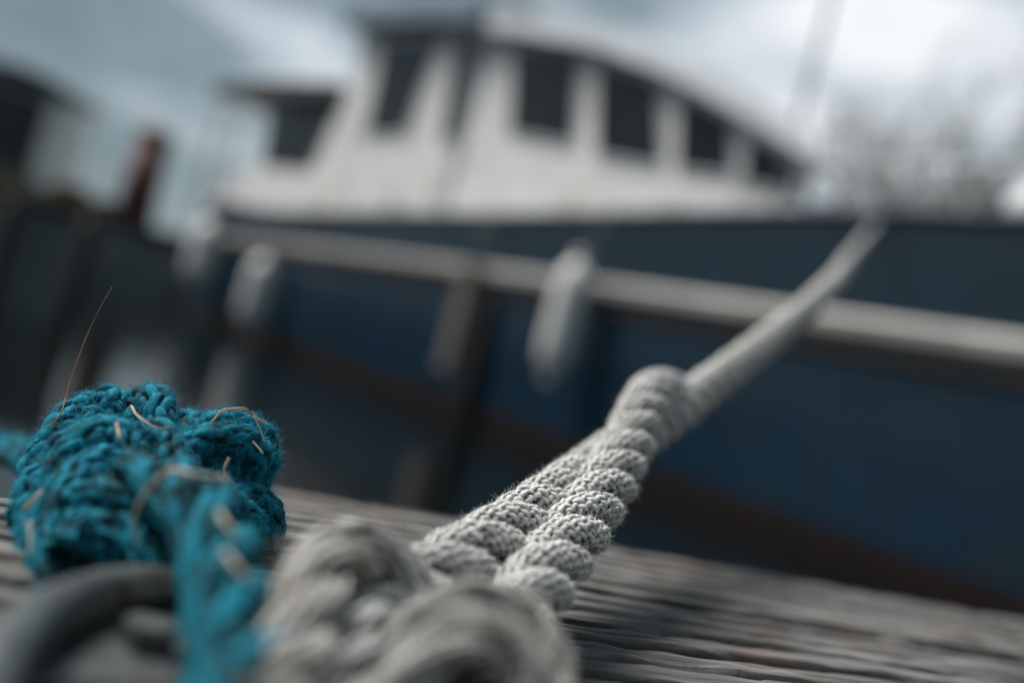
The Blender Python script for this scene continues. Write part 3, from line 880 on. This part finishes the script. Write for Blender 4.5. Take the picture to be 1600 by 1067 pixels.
# windlass and bitts on the foredeck
b = MB()
a_ = hp(2.15, 0.55, 1.16)
b.box(tuple(a_ + Z3 * .25), (0.42, 0.5, 0.5), 0.6, bev=0.04); b.tube([a_ + Z3 * .55 - HD * .3, a_ + Z3 * .55 + HD * .3], 0.13, 16)
b.build('windlass', M['dark'], boat)
for dq in (0.0,):
    b = MB()
    for ds in (-.12, .12):
        p_ = hp(1.45 + ds, .32, 1.1); b.tube([p_, p_ + Z3 * .58, p_ + Z3 * .60], [.05, .05, .065], 14)
    b.tube([hp(1.2, .32, 1.5), hp(1.7, .32, 1.5)], 0.03, 10); b.build('bitts', M['dark'], boat)
b = MB(); a_ = hp(0.9, 1.2, 1.15)
b.box(tuple(a_ + Z3 * .3), (1.0, 1.1, .6), math.atan2(HD[1], HD[0]), bev=.06); b.build('deck_locker', M['white2'], boat)
for s_, q_ in ((1.15, 1.3), (0.35, 1.0)):
    a_ = hp(s_, q_, 1.7)
    b = MB(); b.tube([a_ - Z3 * .5, a_ + Z3 * .12, a_ + Z3 * .30 - HI * .06, a_ + Z3 * .38 - HI * .2], [.09, .09, .13, .19], 16); b.build('vent_cowl', M['white2'], boat, True)
b = MB(); b.tube([hp(2.72, .35, 1.2), hp(2.70, .35, 5.2)], [0.026, 0.020], 12); b.build('mast', M['steel'], boat, True)
b = MB(); b.tube([hp(2.70, .35, 5.0), hp(-4.5, 2.1, 1.7)], 0.008, 6); b.build('forestay', M['steel'], boat, True)
place(boat)

# ---- fenders
def fender(s_, z0, z1, r_, label):
    root = empty('fender', tuple(hp(s_, -r_ - .105, z0)))
    tag(root, label, 'fender', 'white fenders hung along the hull')
    n = 14; prof = []
    for k in range(n + 1):
        t = k / n
        prof.append((z0 + (z1 - z0) * t, r_ * (1 - abs(2 * t - 1) ** 5) ** 0.5 if 0 < k < n else r_ * .28))
    c_ = hp(s_, -r_ - .105, 0)
    b = MB(); b.tube([c_ + Z3 * z for z, _ in prof], [p[1] for p in prof], 22); b.build('body', M['fender'], root, True)
    for zz in (z1, z0 - .07):
        b = MB(); b.tube([c_ + Z3 * zz, c_ + Z3 * (zz + .07)], r_ * .32, 12); b.build('eyelet', M['fender'], root, True)
    b = MB(); b.tube([c_ + Z3 * (z1 + .04), hp(s_, -.06, sheer(s_) + .03), hp(s_, .03, sheer(s_) + .06)], 0.009, 6); b.build('line', M['cord'], root, True)
    place(root)
fender(4.15, 0.04, 1.05, 0.15, 'white sausage fender hanging on the hull beside the grey rope, largest of the three')
fender(11.3, -0.44, 0.58, 0.20, 'white sausage fender hanging low on the hull under the stern house, middle of the three')
fender(14.1, -0.05, 1.02, 0.24, 'white sausage fender hanging nearest the stern by the red-brown post')

# ---- timber piles in the water
def pile(x, y, ztop, r_, mat, label, group=None):
    b = MB(); lean = 0.01
    rs_ = [r_, r_ * .98, r_ * 1.0, r_ * .96, r_ * .8]
    zz = [WATER_Z - 1.5, WATER_Z + .2, ztop * .5, ztop - .04, ztop]
    b.tube([(x + lean * z, y, z) for z in zz], rs_, 18)
    tag(b.build('timber_pile', mat, None, True), label, 'pile', group)
board = empty('fender_board', tuple(hp(5.98, -0.16, -0.32)))
tag(board, 'grey-brown weathered wooden fender board hanging against the middle of the blue hull', 'fender board')
b = MB(); b.box(tuple(hp(5.98, -0.16, 0.36)), (0.24, 0.09, 1.10), math.atan2(HD[1], HD[0]), bev=0.015); b.build('board', M['pile'], board)
for ds in (-.08, .08):
    b = MB(); b.tube([hp(5.98 + ds, -.16, 0.92), hp(5.98 + ds, -.13, sheer(6) * .98), hp(5.98 + ds, .04, sheer(6) + .05)], 0.009, 6); b.build('line', M['cord'], board, True)
place(board)
pile(-3.42, 7.80, 0.30, 0.08, M['darkpile'], 'dark wet pile at the end of the stone pier, beneath the red-brown post')
pile(-4.05, 7.82, 0.28, 0.07, M['darkpile'], 'dark wet pile against the stone pier at the far left edge')

# ---- things on the quay
post = empty('mooring_post', (-8.2, 20.5, QZ + .18))
tag(post, 'rust-red mooring post with domed cap on the quay behind the stern', 'post')
b = MB(); b.tube([(-8.2, 20.5, QZ + .12), (-8.2, 20.5, 2.55)], [.40, .33], 18); b.build('shaft', M['redpost'], post, True)
b = MB(); b.tube([(-8.2, 20.5, 2.55), (-8.2, 20.5, 2.66), (-8.2, 20.5, 2.76), (-8.2, 20.5, 2.82)], [.38, .39, .28, .09], 18); b.build('cap', M['redpost'], post, True)
place(post)

shed = empty('quay_cabin', (-12.75, 23.5, QZ))
tag(shed, 'small quay cabin with dark glazed front and white corner at the left edge', 'cabin')
b = MB(); b.box((-12.75, 23.5, QZ + 1.3), (3.2, 1.0, 2.6), bev=.02); b.build('wall', M['white2'], shed)
b = MB(); b.box((-13.05, 22.97, QZ + 1.36), (2.5, .06, 2.3)); g_ = b.build('window', M['dark'], shed)
b = MB(); b.box((-13.05, 22.93, QZ + 1.36), (2.35, .03, 2.15)); b.build('pane', M['glass'], g_)
b = MB()
b.prism([(-1.75, 0), (1.75, 0), (1.4, .25), (.7, .42), (0, .48), (-.7, .42), (-1.4, .25)], (1, 0, 0), (0, 0, 1), (-12.75, 22.8, QZ + 2.602), (0, 1.4, 0)); b.build('roof', M['dark'], shed)
place(shed)

def shrub(cx, cy, z0, rx, rz, n, flowers, label, seed):
    r = np.random.default_rng(seed)
    root = empty('flowering_shrub', (cx, cy, z0)); tag(root, label, 'shrub', 'shrubs along the quay edge')
    b = MB()
    for k in range(7):
        a = r.uniform(0, 6.28)
        b.tube([(0, 0, 0), (math.cos(a) * rx * .3, math.sin(a) * rx * .3, rz * .5), (math.cos(a) * rx * .7, math.sin(a) * rx * .6, rz * 1.1)], [.02, .014, .006], 5)
    b.build('stem', M['bark'], root, True)
    def clump(nm, n_, size, mat):
        u = unit(r.normal(size=(n_, 3))) * (r.random((n_, 1)) ** .4)
        c = u * np.array([rx, rx * .6, rz]) + np.array([0, 0, rz * .95])
        d1 = unit(r.normal(size=(n_, 3))); d2 = unit(np.cross(d1, r.normal(size=(n_, 3))))
        sz = size * r.uniform(.6, 1.3, (n_, 1))
        V = np.stack([c - d1 * sz, c + d2 * sz * .45, c + d1 * sz, c - d2 * sz * .45], 1).reshape(-1, 3)
        o = mesh_obj(nm, V, np.arange(n_ * 4).reshape(-1, 4), mat, root, False); o['kind'] = 'stuff'
    clump('leaves', n, .07, M['leaf'])
    if flowers: clump('blossom', flowers, .06, M['petal'])
shrub(-9.85, 21.1, QZ + .02, .55, .34, 900, 260, 'low shrub with orange blossom in front of the dark glazed quay cabin', 5)
shrub(-8.95, 21.0, QZ + .02, .42, .28, 700, 160, 'low shrub with orange blossom between the quay cabin and the red-brown post', 6)
shrub(-11.2, 21.3, QZ + .02, .7, .3, 900, 60, 'mostly green shrub at the left end of the quay edge', 8)

# ---- far buildings and trees on the right
def house(x, y, wd, dp, ht, rh, mat, label, nx_, nz_, rot=0.25):
    root = empty('town_house', (x, y, QZ)); root.rotation_euler = (0, 0, rot)
    tag(root, label, 'house', 'houses far behind the bow')
    b = MB(); b.box((0, 0, ht / 2), (wd, dp, ht)); w_ = b.build('wall', mat, root)
    b = MB(); b.prism([(-wd / 2 - .3, 0), (wd / 2 + .3, 0), (0, rh)], (1, 0, 0), (0, 0, 1), (0, -dp / 2 - .2, ht + .002), (0, dp + .4, 0)); r_ = b.build('roof', M['tiles'], root)
    b = MB(); b.box((wd * .3, 0, ht + rh * .75), (.8, .8, rh * .9)); b.build('chimney', M['plaster2'], r_)
    for i in range(nx_):
        for k in range(nz_):
            cx_ = -wd / 2 + wd * (i + .5) / nx_; cz_ = ht * (k + .55) / nz_
            b = MB(); b.box((cx_, -dp / 2 - .03, cz_), (wd / nx_ * .45, .08, ht / nz_ * .55)); f_ = b.build('window', M['white2'], root)
            b = MB(); b.box((cx_, -dp / 2 - .08, cz_), (wd / nx_ * .38, .04, ht / nz_ * .48)); b.build('pane', M['glass'], f_)
house(13.2, 46, 4.6, 6, 9.5, 0.7, M['plaster'], 'pale plastered house just right of the boat cabin, far behind the bow', 2, 3)
house(18.4, 47, 4.8, 6, 11.5, 0.8, M['plaster'], 'tall white house far behind the vent cowls on the foredeck', 3, 4)
house(24.0, 48, 4.8, 6, 12.6, 0.8, M['plaster2'], 'grey house at the right edge behind the bare tree', 3, 4)

def tree(x, y, z0, ht, spread, label, seed, leaves=2600):
    r = random.Random(seed)
    root = empty('bare_tree', (x, y, z0)); tag(root, label, 'tree', 'bare trees behind the bow')
    b = MB(); t = MB()
    tips = []
    def br(p, d, ln, rad, dep):
        pts = [p]
        dd = d.copy()
        for _ in range(4):
            dd = (dd + Vector((r.gauss(0, .16), r.gauss(0, .16), .07))).normalized()
            pts.append(pts[-1] + dd * ln / 4)
        (b if dep < 2 else t).tube(pts, [rad, rad * .88, rad * .78, rad * .68, rad * .55], 6 if dep < 3 else 4, caps=False)
        if dep >= 4: tips.append(pts[-1]); return
        for k in range(3 if dep else 5):
            a = Vector((r.gauss(0, 1), r.gauss(0, 1), r.gauss(.4, .5))).normalized()
            br(pts[-1 if k < 2 else 3], (dd * .9 + a * .75).normalized(), ln * r.uniform(.6, .8), rad * .5, dep + 1)
    br(Vector((0, 0, 0)), Vector((0, 0, 1)), ht * .34, spread * .075, 0)
    b.build('trunk', M['bark'], root, True)
    c_ = t.build('crown', M['bark'], root, True); c_['kind'] = 'stuff'
tree(17.2, 40, QZ, 20, 7, 'bare grey tree at the right edge of the photo behind the bow rail', 3)
tree(12.6, 38, QZ, 15, 6, 'bare grey tree between the mast and the right-edge tree', 9)
tree(14.8, 36, QZ, 15.5, 6, 'bare grey tree standing close to the left of the right-edge tree', 21)
tree(-16.5, 70, QZ, 9, 7, 'distant bare tree far behind the quay between the red-brown post and the stern canopy', 12)
